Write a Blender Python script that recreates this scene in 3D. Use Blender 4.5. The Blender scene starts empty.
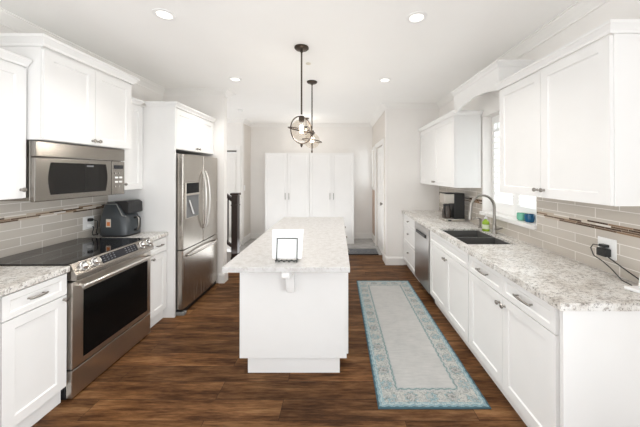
import bpy, bmesh, math, random
from mathutils import Vector, Matrix
random.seed(7)
S = bpy.context.scene
C = S.collection
PI = math.pi

# ------------------------------------------------------------------ camera
cam_d = bpy.data.cameras.new('camera')
cam = bpy.data.objects.new('camera', cam_d)
C.objects.link(cam)
cam.location = (0, 0, 1.54)
PITCH = math.radians(0.3)
cam.rotation_euler = (PI/2 + PITCH, 0, 0)
cam_d.sensor_width = 36
cam_d.lens = 265/640*36
cam_d.shift_x = -18/640
cam_d.shift_y = -(40.5 + 265*math.tan(PITCH))/640
cam_d.clip_start = 0.05
S.camera = cam

# ------------------------------------------------------------------ world, lights, exposure
W = bpy.data.worlds.new('world')
S.world = W
W.use_nodes = True
W.node_tree.nodes['Background'].inputs[0].default_value = (0.93, 0.97, 1.0, 1)
W.node_tree.nodes['Background'].inputs[1].default_value = 2.2
S.view_settings.view_transform = 'Standard'
S.view_settings.look = 'None'
S.view_settings.gamma = 1.0
S.view_settings.use_curve_mapping = False
S.view_settings.exposure = 0.10
S.cycles.diffuse_bounces = 12
S.cycles.max_bounces = 16

def area(name, loc, direction, sx, sy, power, col=(1, 1, 1), spread=180):
    d = bpy.data.lights.new(name, 'AREA')
    d.shape = 'RECTANGLE'
    d.size, d.size_y = sx, sy
    d.energy = power
    d.color = col
    d.spread = math.radians(spread)
    o = bpy.data.objects.new(name, d)
    C.objects.link(o)
    o.location = loc
    o.rotation_euler = Vector(direction).to_track_quat('-Z', 'Y').to_euler()
    return o

area('fill_rear', (-0.4, -3.05, 1.3), (0, 1, 0.06), 3.6, 2.2, 8, (0.94, 0.975, 1.0))  # added rear fill, stands in for daylight from behind the camera
area('fill_up_near', (-0.4, -1.2, 0.15), (0, 0.0, 1), 3.6, 2.0, 50, (0.94, 0.975, 1.0))  # added upward fill that brightens the ceiling; no sunlit floor there
area('fill_right', (1.69, -0.35, 1.0), (-1, 0.1, -0.05), 1.7, 1.6, 32, (0.94, 0.975, 1.0), 112)  # added side fill out of view, lights the left cabinet fronts
area('fill_left', (-2.44, -0.35, 1.0), (1, 0.1, -0.05), 1.7, 1.6, 12, (0.94, 0.975, 1.0), 112)  # added counterpart fill out of view, lights the right cabinet fronts
area('fill_up_foyer', (-0.75, 4.75, 0.2), (0, 0.05, 1), 2.4, 1.1, 18, (0.95, 0.98, 1.0))  # added upward fill in the foyer for the far ceiling
area('daylight_kitchen_window', (1.95, 2.7, 1.65), (-1, 0, -0.1), 0.8, 1.0, 5, (0.92, 0.97, 1.0))
area('daylight_front_door', (1.1, 6.02, 1.64), (-1, -0.1, -0.25), 0.28, 0.8, 1.5, (0.97, 0.98, 1.0))
area('fill_stair', (-3.5, 4.75, 1.9), (1, 0, -0.1), 0.8, 1.2, 12, (0.97, 0.98, 1.0))  # fill light in the stair hall; no window is built there

# ------------------------------------------------------------------ materials
MATS = {}
def mat(name, col=(0.8, 0.8, 0.8), rough=0.5, metal=0.0, **kw):
    m = bpy.data.materials.new(name)
    m.use_nodes = True
    b = m.node_tree.nodes['Principled BSDF']
    b.inputs['Base Color'].default_value = (*col, 1)
    b.inputs['Roughness'].default_value = rough
    b.inputs['Metallic'].default_value = metal
    for k, v in kw.items():
        b.inputs[k].default_value = v
    MATS[name] = m
    return m

class NT:
    """small node-building helper"""
    def __init__(s, m):
        s.t = m.node_tree
        s.b = s.t.nodes['Principled BSDF']
    def n(s, typ, **kw):
        nd = s.t.nodes.new(typ)
        for k, v in kw.items():
            setattr(nd, k, v)
        return nd
    def l(s, a, b):
        s.t.links.new(a, b)
    def pos(s):
        return s.n('ShaderNodeTexCoord').outputs['Object']
    def mapping(s, vec, scale=(1, 1, 1), loc=(0, 0, 0), rot=(0, 0, 0)):
        m = s.n('ShaderNodeMapping')
        m.inputs['Scale'].default_value = scale
        m.inputs['Location'].default_value = loc
        m.inputs['Rotation'].default_value = rot
        s.l(vec, m.inputs['Vector'])
        return m.outputs[0]
    def noise(s, vec, scale, detail=4, rough=0.55):
        nd = s.n('ShaderNodeTexNoise')
        nd.inputs['Scale'].default_value = scale
        nd.inputs['Detail'].default_value = detail
        nd.inputs['Roughness'].default_value = rough
        if vec is not None:
            s.l(vec, nd.inputs['Vector'])
        return nd.outputs['Fac']
    def voro(s, vec, scale, out='Distance'):
        nd = s.n('ShaderNodeTexVoronoi')
        nd.inputs['Scale'].default_value = scale
        s.l(vec, nd.inputs['Vector'])
        return nd.outputs[out]
    def ramp(s, fac, stops, interp='LINEAR'):
        r = s.n('ShaderNodeValToRGB')
        r.color_ramp.interpolation = interp
        e = r.color_ramp.elements
        while len(e) < len(stops):
            e.new(0.5)
        for el, (p, c) in zip(e, stops):
            el.position = p
            el.color = (*c, 1) if len(c) == 3 else c
        s.l(fac, r.inputs[0])
        return r.outputs[0]
    def mix(s, fac, a, b, blend='MIX'):
        m = s.n('ShaderNodeMix', data_type='RGBA', blend_type=blend)
        for sock, v in ((m.inputs[0], fac), (m.inputs[6], a), (m.inputs[7], b)):
            if isinstance(v, (int, float)):
                sock.default_value = v
            elif isinstance(v, tuple):
                sock.default_value = (*v, 1)
            else:
                s.l(v, sock)
        return m.outputs[2]
    def math(s, op, a, b=None, c=None):
        m = s.n('ShaderNodeMath', operation=op)
        for i, v in enumerate((a, b, c)):
            if v is None: continue
            if isinstance(v, (int, float)):
                m.inputs[i].default_value = v
            else:
                s.l(v, m.inputs[i])
        return m.outputs[0]
    def sep(s, vec):
        n = s.n('ShaderNodeSeparateXYZ')
        s.l(vec, n.inputs[0])
        return n.outputs
    def comb(s, x, y, z=0):
        n = s.n('ShaderNodeCombineXYZ')
        for i, v in enumerate((x, y, z)):
            if isinstance(v, (int, float)): n.inputs[i].default_value = v
            else: s.l(v, n.inputs[i])
        return n.outputs[0]
    def bump(s, h, strength=0.2, dist=0.002):
        b = s.n('ShaderNodeBump')
        b.inputs['Strength'].default_value = strength
        b.inputs['Distance'].default_value = dist
        s.l(h, b.inputs['Height'])
        s.l(b.outputs[0], s.b.inputs['Normal'])

def painted(name, col, rough, amp=0.012):
    m = mat(name, col, rough)
    t = NT(m)
    p = t.pos()
    f = t.noise(p, 3.0, 3)
    lo = tuple(max(0, c - amp) for c in col)
    hi = tuple(min(1, c + amp) for c in col)
    t.l(t.ramp(f, [(0.3, lo), (0.7, hi)]), t.b.inputs['Base Color'])
    return m

M_cab = painted('cabinet_paint', (0.80, 0.797, 0.787), 0.38)
M_trim = painted('trim_paint', (0.83, 0.82, 0.80), 0.45)
M_wall = painted('wall_paint', (0.815, 0.797, 0.775), 0.75)
M_hall = painted('hall_paint', (0.69, 0.65, 0.605), 0.8)
M_ceil = painted('ceiling_paint', (0.905, 0.90, 0.885), 0.85, 0.006)
M_ward = painted('wardrobe_laminate', (0.84, 0.832, 0.82), 0.5)
M_dark = mat('dark_gap', (0.02, 0.02, 0.02), 0.7)
M_black = mat('black_plastic', (0.012, 0.012, 0.013), 0.35)
M_glossblack = mat('black_glass', (0.006, 0.006, 0.007), 0.06)
M_mwglass = mat('microwave_glass', (0.012, 0.011, 0.010), 0.05, 0.0, **{'Specular IOR Level': 0.28})
M_ovenblack = mat('oven_glass', (0.004, 0.004, 0.004), 0.12, 0.0, **{'Specular IOR Level': 0.12})
M_whitepl = mat('white_plastic', (0.85, 0.85, 0.84), 0.35)
M_grayplastic = mat('fryer_grey_plastic', (0.045, 0.052, 0.058), 0.33)
M_bronze = mat('oil_rubbed_bronze', (0.075, 0.058, 0.045), 0.4, 0.85)
M_nickel = mat('brushed_nickel', (0.33, 0.31, 0.285), 0.32, 1.0)
M_chrome = mat('chrome', (0.8, 0.8, 0.8), 0.15, 1.0)
M_sink = mat('sink_composite', (0.095, 0.094, 0.091), 0.4)
M_cord = mat('black_cord', (0.015, 0.015, 0.015), 0.5)
M_greycord = mat('grey_cord', (0.35, 0.33, 0.30), 0.5)
M_paper = mat('white_paper', (0.90, 0.92, 0.92), 0.45)
M_wire = mat('dark_wire', (0.07, 0.075, 0.07), 0.45, 0.6)
M_espresso = mat('espresso_wood', (0.022, 0.011, 0.008), 0.3)
M_teal = mat('teal_blue_ceramic', (0.004, 0.085, 0.19), 0.2)
M_green = mat('aqua_green_glass', (0.16, 0.46, 0.33), 0.2)
M_soap = mat('green_soap', (0.40, 0.62, 0.05), 0.12, 0.0, **{'Transmission Weight': 0.35})
M_orange = mat('sticker_print', (0.72, 0.22, 0.06), 0.5)
M_shutter = mat('shutter_white', (0.88, 0.88, 0.87), 0.4)
def thin_glass(name, tint, gloss):
    m = mat(name, tint, 0.03)
    nt = m.node_tree
    tb = nt.nodes.new('ShaderNodeBsdfTransparent'); tb.inputs[0].default_value = (*tint, 1)
    gb = nt.nodes.new('ShaderNodeBsdfGlossy'); gb.inputs['Roughness'].default_value = 0.04
    mx = nt.nodes.new('ShaderNodeMixShader')
    mx.inputs[0].default_value = gloss; nt.links.new(tb.outputs[0], mx.inputs[1]); nt.links.new(gb.outputs[0], mx.inputs[2])
    nt.links.new(mx.outputs[0], nt.nodes['Material Output'].inputs['Surface'])
    return m
M_glass = thin_glass('window_glass', (0.97, 0.98, 0.98), 0.05)
M_globe = thin_glass('clear_globe_glass', (0.93, 0.90, 0.86), 0.07)
M_carafe = mat('carafe_glass', (0.10, 0.08, 0.07), 0.05, 0.0, **{'Transmission Weight': 0.3})
M_screen = mat('display_window', (0.01, 0.012, 0.018), 0.1)
M_print = mat('panel_print', (0.16, 0.16, 0.17), 0.5)
M_rubber = mat('grey_trim_plastic', (0.22, 0.22, 0.21), 0.5)
def emis(name, col, st):
    m = mat(name, col, 0.5)
    b = m.node_tree.nodes['Principled BSDF']
    b.inputs['Emission Color'].default_value = (*col, 1)
    b.inputs['Emission Strength'].default_value = st
    return m
M_lens = emis('lamp_lens', (1, 0.97, 0.92), 1.5)
M_bulb = emis('bulb_glow', (1, 0.86, 0.7), 3.0)

def steel(name, col, rough, axis):
    m = mat(name, col, rough, 1.0)
    t = NT(m)
    sc = [2, 2, 2]
    for i in range(3):
        sc[i] = 3 if i == axis else 260
    f = t.noise(t.mapping(t.pos(), tuple(sc)), 1.0, 3)
    t.l(t.ramp(f, [(0.25, (rough-0.02,)*3), (0.75, (rough+0.03,)*3)]), t.b.inputs['Roughness'])
    t.l(t.ramp(f, [(0.2, tuple(c*0.975 for c in col)), (0.8, tuple(min(1, c*1.02) for c in col))]), t.b.inputs['Base Color'])
    return m
M_steel = steel('stainless_horizontal', (0.60, 0.56, 0.51), 0.30, 1)
M_mwsteel = steel('microwave_stainless', (0.30, 0.28, 0.255), 0.22, 1)
M_panelsteel = steel('range_panel_stainless', (0.34, 0.315, 0.285), 0.26, 1)
M_bright = mat('bright_handle_steel', (0.72, 0.70, 0.67), 0.28, 1.0)
M_steelv = steel('stainless_vertical', (0.46, 0.43, 0.39), 0.25, 2)
M_dwsteel = steel('dishwasher_stainless', (0.50, 0.485, 0.47), 0.3, 1)

def make_granite():
    m = mat('granite', (0.75, 0.72, 0.68), 0.30, 0.0, **{'Specular IOR Level': 0.35})
    t = NT(m)
    p = t.pos()
    warp = t.noise(p, 9, 5, 0.6)
    base = t.ramp(warp, [(0.32, (0.53, 0.495, 0.45)), (0.47, (0.67, 0.645, 0.61)), (0.62, (0.76, 0.75, 0.725))])
    f2 = t.noise(t.mapping(p, (1.0, 1.5, 1), (3, 1, 0)), 34, 8, 0.74)
    blot = t.ramp(f2, [(0.515, (0, 0, 0)), (0.585, (1, 1, 1))])
    c1 = t.mix(t.math('MULTIPLY', blot, 0.78), base, (0.24, 0.21, 0.18))
    f3 = t.noise(t.mapping(p, (1.6, 1, 1), (7, 4, 2)), 72, 6, 0.72)
    speck = t.ramp(f3, [(0.56, (0, 0, 0)), (0.63, (1, 1, 1))])
    c2 = t.mix(t.math('MULTIPLY', speck, 0.92), c1, (0.06, 0.057, 0.054))
    f4 = t.noise(t.mapping(p, (1, 1, 1), (1, 9, 5)), 44, 4, 0.6)
    wh = t.ramp(f4, [(0.56, (0, 0, 0)), (0.66, (1, 1, 1))])
    c3 = t.mix(t.math('MULTIPLY', wh, 0.7), c2, (0.76, 0.755, 0.74))
    t.l(c3, t.b.inputs['Base Color'])
    return m
M_granite = make_granite()
def make_granite_light():
    m = mat('pale_granite', (0.8, 0.78, 0.75), 0.28, 0.0, **{'Specular IOR Level': 0.35})
    t = NT(m)
    p = t.pos()
    base = t.ramp(t.noise(p, 24, 6, 0.65), [(0.32, (0.43, 0.415, 0.40)), (0.47, (0.53, 0.52, 0.51)), (0.62, (0.58, 0.575, 0.57))])
    blot = t.ramp(t.noise(p, 48, 7, 0.75), [(0.515, (0, 0, 0)), (0.60, (1, 1, 1))])
    c1 = t.mix(t.math('MULTIPLY', blot, 0.55), base, (0.33, 0.30, 0.27))
    speck = t.ramp(t.noise(t.mapping(p, (1, 1, 1), (7, 4, 2)), 62, 5, 0.7), [(0.63, (0, 0, 0)), (0.70, (1, 1, 1))])
    t.l(t.mix(t.math('MULTIPLY', speck, 0.5), c1, (0.25, 0.235, 0.22)), t.b.inputs['Base Color'])
    return m
M_granite_pale = make_granite_light()

def make_tile():
    m = mat('glass_subway_tile', (0.5, 0.46, 0.41), 0.16)
    t = NT(m)
    x = t.sep(t.pos())
    v = t.comb(t.math('ADD', x[1], 0.05), t.math('ADD', x[2], -0.914), 0)
    br = t.n('ShaderNodeTexBrick')
    br.offset = 0.5
    br.inputs['Color1'].default_value = (0.50, 0.455, 0.40, 1)
    br.inputs['Color2'].default_value = (0.56, 0.515, 0.46, 1)
    br.inputs['Mortar'].default_value = (0.73, 0.70, 0.66, 1)
    br.inputs['Scale'].default_value = 1
    br.inputs['Mortar Size'].default_value = 0.0028
    br.inputs['Brick Width'].default_value = 0.30
    br.inputs['Row Height'].default_value = 0.066
    t.l(v, br.inputs['Vector'])
    t.l(br.outputs['Color'], t.b.inputs['Base Color'])
    t.l(t.ramp(br.outputs['Fac'], [(0, (0.13,)*3), (1, (0.7,)*3)]), t.b.inputs['Roughness'])
    t.bump(t.math('SUBTRACT', 1, br.outputs['Fac']), 0.3, 0.002)
    return m
M_tile = make_tile()
def make_mosaic():
    m = mat('mosaic_strip', (0.4, 0.3, 0.2), 0.15)
    t = NT(m)
    x = t.sep(t.pos())
    v = t.comb(t.math('ADD', x[1], 0.013), t.math('ADD', x[2], -1.173), 0)
    br = t.n('ShaderNodeTexBrick')
    br.offset = 0.37
    br.offset_frequency = 2
    br.squash = 1.4
    br.squash_frequency = 3
    br.inputs['Color1'].default_value = (0, 0, 0, 1)
    br.inputs['Color2'].default_value = (1, 1, 1, 1)
    br.inputs['Mortar'].default_value = (0.5, 0.5, 0.5, 1)
    br.inputs['Scale'].default_value = 1
    br.inputs['Mortar Size'].default_value = 0.001
    br.inputs['Brick Width'].default_value = 0.10
    br.inputs['Row Height'].default_value = 0.0124
    t.l(v, br.inputs['Vector'])
    c = t.ramp(br.outputs['Color'], [(0.0, (0.055, 0.03, 0.018)), (0.30, (0.11, 0.065, 0.04)), (0.47, (0.52, 0.44, 0.35)), (0.62, (0.25, 0.16, 0.10)), (0.74, (0.62, 0.56, 0.49)), (0.9, (0.74, 0.70, 0.65))], 'CONSTANT')
    t.l(c, t.b.inputs['Base Color'])
    return m
M_mosaic = make_mosaic()

def make_floor():
    m = mat('walnut_plank', (0.14, 0.08, 0.05), 0.3)
    t = NT(m)
    x = t.sep(t.pos())
    v = t.comb(t.math('ADD', x[0], 0.37), t.math('ADD', x[1], 0.05), 0)
    br = t.n('ShaderNodeTexBrick')
    br.offset = 0.37
    br.inputs['Color1'].default_value = (0, 0, 0, 1)
    br.inputs['Color2'].default_value = (1, 1, 1, 1)
    br.inputs['Mortar'].default_value = (0.0, 0.0, 0.0, 1)
    br.inputs['Scale'].default_value = 1
    br.inputs['Mortar Size'].default_value = 0.0014
    br.inputs['Brick Width'].default_value = 1.25
    br.inputs['Row Height'].default_value = 0.155
    t.l(v, br.inputs['Vector'])
    tint = br.outputs['Color']
    shift = t.math('MULTIPLY', t.sep(tint)[0] if False else tint, 17.0)
    vv = t.comb(t.math('ADD', x[0], shift), x[1], shift)
    g1 = t.noise(t.mapping(vv, (1.3, 9, 1)), 1.5, 8, 0.66)
    g2 = t.noise(t.mapping(vv, (5, 60, 1)), 1.4, 6, 0.7)
    g = t.math('ADD', t.math('MULTIPLY', g1, 0.62), t.math('MULTIPLY', g2, 0.38))
    col = t.ramp(g, [(0.34, (0.026, 0.011, 0.005)), (0.43, (0.070, 0.031, 0.013)), (0.52, (0.155, 0.073, 0.030)), (0.61, (0.26, 0.138, 0.062)), (0.72, (0.38, 0.225, 0.12))])
    c2 = t.mix(0.55, col, t.ramp(tint, [(0, (0.42, 0.40, 0.40)), (0.5, (0.74, 0.70, 0.66)), (1, (1.0, 0.92, 0.82))]), 'MULTIPLY')
    c3 = t.mix(br.outputs['Fac'], c2, (0.02, 0.012, 0.009))
    t.l(c3, t.b.inputs['Base Color'])
    t.l(t.ramp(g, [(0.3, (0.46,)*3), (0.75, (0.33,)*3)]), t.b.inputs['Roughness'])
    t.b.inputs['Specular IOR Level'].default_value = 0.09
    t.bump(t.math('SUBTRACT', g, t.math('MULTIPLY', br.outputs['Fac'], 0.8)), 0.12, 0.003)
    return m
M_floor = make_floor()

def make_foyer():
    m = mat('foyer_tile', (0.42, 0.42, 0.41), 0.25)
    t = NT(m)
    f = t.noise(t.mapping(t.pos(), (2, 2.5, 1)), 2.5, 5)
    t.l(t.ramp(f, [(0.3, (0.33, 0.325, 0.32)), (0.7, (0.46, 0.455, 0.445))]), t.b.inputs['Base Color'])
    return m
M_foyer = make_foyer()
def make_mat():
    m = mat('doormat_pile', (0.16, 0.17, 0.18), 0.95)
    t = NT(m)
    f = t.noise(t.mapping(t.pos(), (1, 3, 1)), 22, 6, 0.7)
    t.l(t.ramp(f, [(0.35, (0.055, 0.06, 0.068)), (0.65, (0.19, 0.195, 0.205))]), t.b.inputs['Base Color'])
    return m
M_mat = make_mat()

RX0, RX1, RY0, RY1 = 0.262, 1.0, 1.733, 3.78
def make_rug():
    m = mat('rug_pattern', (0.6, 0.6, 0.6), 0.95)
    t = NT(m)
    p = t.pos()                     # object origin = rug centre
    x = t.sep(p)
    hx, hy = (RX1-RX0)/2, (RY1-RY0)/2
    dx = t.math('SUBTRACT', hx, t.math('ABSOLUTE', x[0]))
    dy = t.math('SUBTRACT', hy, t.math('ABSOLUTE', x[1]))
    e = t.math('MINIMUM', dx, dy)   # distance to the edge
    side = t.math('LESS_THAN', dx, dy)
    u = t.math('ADD', t.math('MULTIPLY', side, x[1]), t.math('MULTIPLY', t.math('SUBTRACT', 1, side), x[0]))
    # worn pale field
    fw = t.noise(t.mapping(p, (9, 60, 1)), 1.0, 4, 0.6)
    fl = t.noise(p, 6, 5, 0.65)
    field = t.mix(0.5, t.ramp(fl, [(0.3, (0.44, 0.445, 0.44)), (0.7, (0.60, 0.59, 0.57))]), t.ramp(fw, [(0.3, (0.44, 0.46, 0.455)), (0.7, (0.62, 0.605, 0.585))]))
    # ornate border: rosettes every 0.14 m
    k = t.math('SUBTRACT', t.math('FRACT', t.math('DIVIDE', t.math('ADD', u, 10.0), 0.14)), 0.5)
    ku = t.math('MULTIPLY', k, 0.14)
    kv = t.math('SUBTRACT', e, 0.088)
    rr = t.math('SQRT', t.math('ADD', t.math('MULTIPLY', ku, ku), t.math('MULTIPLY', kv, kv)))
    ang = t.math('ARCTAN2', kv, ku)
    pet = t.math('ADD', rr, t.math('MULTIPLY', t.math('COSINE', t.math('MULTIPLY', ang, 8)), 0.006))
    nz = t.noise(p, 55, 4, 0.7)
    alt = t.math('GREATER_THAN', t.math('FRACT', t.math('DIVIDE', t.math('ADD', u, 10.0), 0.28)), 0.5)
    ro = t.ramp(t.math('DIVIDE', pet, 0.07), [(0.0, (0.22, 0.22, 0.20)), (0.2, (0.55, 0.53, 0.48)), (0.34, (0.20, 0.23, 0.22)), (0.5, (0.22, 0.40, 0.43)), (0.64, (0.56, 0.55, 0.50))], 'CONSTANT')
    ro2 = t.ramp(t.math('DIVIDE', pet, 0.07), [(0.0, (0.46, 0.50, 0.48)), (0.22, (0.14, 0.34, 0.40)), (0.42, (0.30, 0.48, 0.50)), (0.58, (0.32, 0.29, 0.26)), (0.66, (0.58, 0.57, 0.53))], 'CONSTANT')
    rose = t.mix(alt, ro, ro2)
    orn = t.mix(t.ramp(nz, [(0.47, (0, 0, 0)), (0.56, (1, 1, 1))]), rose, (0.44, 0.455, 0.43))
    wav = t.math('ADD', e, t.math('MULTIPLY', t.math('SINE', t.math('MULTIPLY', u, 110)), 0.004))
    edge = t.ramp(t.math('DIVIDE', wav, 0.2), [(0.0, (0.025, 0.10, 0.135)), (0.055, (0.17, 0.36, 0.43)), (0.13, (0.40, 0.53, 0.55)), (0.20, (0.23, 0.42, 0.47)), (0.245, (0.5, 0.5, 0.5)), (0.66, (0.52, 0.53, 0.51)), (0.735, (0.17, 0.31, 0.32)), (0.79, (0.45, 0.5, 0.49))], 'CONSTANT')
    inb = t.math('MULTIPLY', t.math('GREATER_THAN', e, 0.046), t.math('LESS_THAN', e, 0.132))
    col = t.mix(inb, edge, orn)
    col = t.mix(t.math('GREATER_THAN', e, 0.166), col, field)
    worn = t.ramp(t.noise(p, 30, 5, 0.7), [(0.42, (0, 0, 0)), (0.68, (1, 1, 1))])
    col = t.mix(t.math('MULTIPLY', worn, 0.30), col, (0.56, 0.56, 0.54))
    grit = t.ramp(t.noise(t.mapping(p, (1, 1, 1), (5, 2, 0)), 85, 5, 0.75), [(0.50, (0, 0, 0)), (0.60, (1, 1, 1))])
    bord = t.math('LESS_THAN', e, 0.166)
    col = t.mix(t.math('MULTIPLY', t.math('MULTIPLY', grit, bord), 0.62), col, (0.13, 0.18, 0.19))
    fin = t.mix(t.math('LESS_THAN', e, 0.010), col, (0.03, 0.11, 0.145))
    hs = t.n('ShaderNodeHueSaturation')
    hs.inputs['Saturation'].default_value = 0.8
    hs.inputs['Value'].default_value = 0.80
    t.l(fin, hs.inputs['Color'])
    t.l(hs.outputs[0], t.b.inputs['Base Color'])
    t.bump(nz, 0.25, 0.003)
    return m
M_rug = make_rug()

# ------------------------------------------------------------------ mesh helpers
class MB:
    def __init__(s):
        s.bm = bmesh.new()
    def _bev(s, faces, bev, seg):
        if bev > 0:
            es = list({e for f in faces for e in f.edges})
            bmesh.ops.bevel(s.bm, geom=es, offset=bev, segments=seg, profile=0.5, affect='EDGES')
    def box(s, x0, x1, y0, y1, z0, z1, bev=0.0, seg=1):
        v = [s.bm.verts.new(c) for c in ((x0,y0,z0),(x1,y0,z0),(x1,y1,z0),(x0,y1,z0),(x0,y0,z1),(x1,y0,z1),(x1,y1,z1),(x0,y1,z1))]
        fs = [s.bm.faces.new([v[i] for i in q]) for q in ((0,3,2,1),(4,5,6,7),(0,1,5,4),(1,2,6,5),(2,3,7,6),(3,0,4,7))]
        s._bev(fs, bev, seg)
        return s
    def prism(s, pts, axis, a0, a1, bev=0.0, seg=1):
        """pts: 2-D polygon; axis 0/1/2 = extrusion axis; the other two axes take (p,q) in order"""
        def mk(p, a):
            c = [p[0], p[1]]
            c.insert(axis, a)
            return s.bm.verts.new(c)
        A = [mk(p, a0) for p in pts]
        B = [mk(p, a1) for p in pts]
        n = len(pts)
        fs = [s.bm.faces.new(A), s.bm.faces.new(list(reversed(B)))]
        for i in range(n):
            fs.append(s.bm.faces.new((A[i], B[i], B[(i+1) % n], A[(i+1) % n])))
        s._bev(fs, bev, seg)
        return s
    def tube(s, pts, r, seg=10, closed=False, flat=1.0):
        pts = [Vector(p) for p in pts]
        n = len(pts)
        rings = []
        prev = None
        for i, p in enumerate(pts):
            a = pts[(i-1) % n] if (closed or i > 0) else pts[i]
            b = pts[(i+1) % n] if (closed or i < n-1) else pts[i]
            d = (b - a).normalized()
            if prev is None:
                up = Vector((0, 0, 1)) if abs(d.z) < 0.9 else Vector((1, 0, 0))
                prev = d.cross(up).normalized()
            else:
                prev = (prev - d * prev.dot(d)).normalized()
            q = d.cross(prev)
            rad = r[i] if isinstance(r, (list, tuple)) else r
            rings.append([s.bm.verts.new(p + prev*math.cos(t)*rad + q*math.sin(t)*rad*flat) for t in [2*PI*k/seg for k in range(seg)]])
        for i in range(n if closed else n-1):
            A, B = rings[i], rings[(i+1) % n]
            for k in range(seg):
                s.bm.faces.new((A[k], A[(k+1) % seg], B[(k+1) % seg], B[k]))
        if not closed:
            s.bm.faces.new(list(reversed(rings[0])))
            s.bm.faces.new(rings[-1])
        return s
    def cyl(s, p0, p1, r, seg=20):
        return s.tube([p0, p1], r, seg)
    def lathe(s, prof, c, seg=28, axis=(0, 0, 1)):
        q = Vector((0, 0, 1)).rotation_difference(Vector(axis).normalized())
        rings = []
        for r, z in prof:
            if r < 1e-6:
                rings.append([s.bm.verts.new(Vector(c) + q @ Vector((0, 0, z)))])
            else:
                rings.append([s.bm.verts.new(Vector(c) + q @ Vector((r*math.cos(2*PI*k/seg), r*math.sin(2*PI*k/seg), z))) for k in range(seg)])
        for A, B in zip(rings, rings[1:]):
            if len(A) == 1 and len(B) == 1: continue
            for k in range(seg):
                if len(A) == 1: s.bm.faces.new((A[0], B[(k+1) % seg], B[k]))
                elif len(B) == 1: s.bm.faces.new((A[k], A[(k+1) % seg], B[0]))
                else: s.bm.faces.new((A[k], A[(k+1) % seg], B[(k+1) % seg], B[k]))
        return s
    def sweep(s, path, prof, side=1):
        """prof points (d, z): d pushes to the side of the XY path; mitred"""
        n = len(path)
        P = [Vector((p[0], p[1])) for p in path]
        rows = []
        for i in range(n):
            ns = []
            if i > 0:
                d = (P[i]-P[i-1]).normalized(); ns.append(Vector((-d.y, d.x))*side)
            if i < n-1:
                d = (P[i+1]-P[i]).normalized(); ns.append(Vector((-d.y, d.x))*side)
            if len(ns) == 2:
                m = (ns[0]+ns[1]).normalized()
                m = m / max(0.2, m.dot(ns[0]))
            else:
                m = ns[0]
            rows.append([s.bm.verts.new((P[i].x+m.x*d, P[i].y+m.y*d, z)) for d, z in prof])
        k = len(prof)
        for A, B in zip(rows, rows[1:]):
            for j in range(k):
                s.bm.faces.new((A[j], A[(j+1) % k], B[(j+1) % k], B[j]))
        s.bm.faces.new(rows[0]); s.bm.faces.new(list(reversed(rows[-1])))
        return s
    def front(s, f, u0, u1, z0, z1, d0, th, rail=0.0, depth=0.008, bev=0.0015):
        """a door/drawer slab on face frame f (see FR); rail > 0 makes a recessed shaker panel"""
        pts = [f(u, d0, z) for u, z in ((u0, z0), (u1, z0), (u1, z1), (u0, z1))]
        pf = [f(u, d0+th, z) for u, z in ((u0, z0), (u1, z0), (u1, z1), (u0, z1))]
        A = [s.bm.verts.new(p) for p in pts]; B = [s.bm.verts.new(p) for p in pf]
        s.bm.faces.new(A)
        for i in range(4):
            s.bm.faces.new((A[i], A[(i+1) % 4], B[(i+1) % 4], B[i]))
        if rail:
            def loop(ins, d):
                return [s.bm.verts.new(f(u, d, z)) for u, z in ((u0+ins, z0+ins), (u1-ins, z0+ins), (u1-ins, z1-ins), (u0+ins, z1-ins))]
            L1 = loop(rail, d0+th); L2 = loop(rail+0.007, d0+th-depth)
            for P, Q in ((B, L1), (L1, L2)):
                for i in range(4):
                    s.bm.faces.new((P[i], P[(i+1) % 4], Q[(i+1) % 4], Q[i]))
            s.bm.faces.new(L2)
        else:
            s.bm.faces.new(B)
        return s
    def done(s, name, m, parent=None, org=(0, 0, 0), smooth=False, label=None):
        bmesh.ops.recalc_face_normals(s.bm, faces=s.bm.faces)
        bmesh.ops.translate(s.bm, verts=s.bm.verts, vec=-Vector(org))
        me = bpy.data.meshes.new(name)
        s.bm.to_mesh(me); s.bm.free()
        if smooth:
            for p in me.polygons: p.use_smooth = True
            try: me.set_sharp_from_angle(angle=math.radians(40))
            except Exception: pass
        me.materials.append(m)
        o = bpy.data.objects.new(name, me)
        C.objects.link(o)
        if parent is not None: o.parent = parent
        else: o.location = org
        if label: o['label'] = label
        return o

class Thing:
    """an Empty at the thing's base; p() adds a part given in world coordinates"""
    def __init__(s, name, label, cat, org, group=None):
        s.org = Vector(org)
        s.o = bpy.data.objects.new(name, None)
        s.o.empty_display_size = 0.05
        C.objects.link(s.o)
        s.o.location = org
        s.o['label'] = label; s.o['category'] = cat
        if group: s.o['group'] = group
    def p(s, name, mb, m, parent=None, smooth=False, label=None):
        return mb.done(name, m, parent or s.o, s.org, smooth, label)

def single(name, mb, m, label, cat, org, group=None, smooth=False):
    o = mb.done(name, m, None, org, smooth)
    o['label'] = label; o['category'] = cat
    if group: o['group'] = group
    return o
def struct(name, mb, m, parent=None, smooth=False):
    o = mb.done(name, m, parent, (0, 0, 0), smooth)
    if parent is None: o['kind'] = 'structure'
    return o

def FL(X):  return lambda u, d, z: (X + d, u, z)      # faces +x (left run)
def FRt(X): return lambda u, d, z: (X - d, u, z)      # faces -x (right run)
def FN(Y):  return lambda u, d, z: (u, Y - d, z)      # faces -y (towards the camera)

# ------------------------------------------------------------------ dimensions
XL, XR = -2.46, 1.706          # kitchen side walls
CZ = 2.70                      # ceiling
YS0, YS1 = 3.72, 3.82          # stub wall beyond the fridge
XS = -1.60
YR = 4.45                      # end wall of the right counter run
XF = 0.81                      # foyer right wall
YF = 6.24                      # far wall
YL, XLF = 5.72, -2.06          # little jog at the far left
YB = -3.0                      # wall behind the camera
XH = -3.6                      # hall left wall
CT0, CT1 = 0.876, 0.914        # worktop

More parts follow.
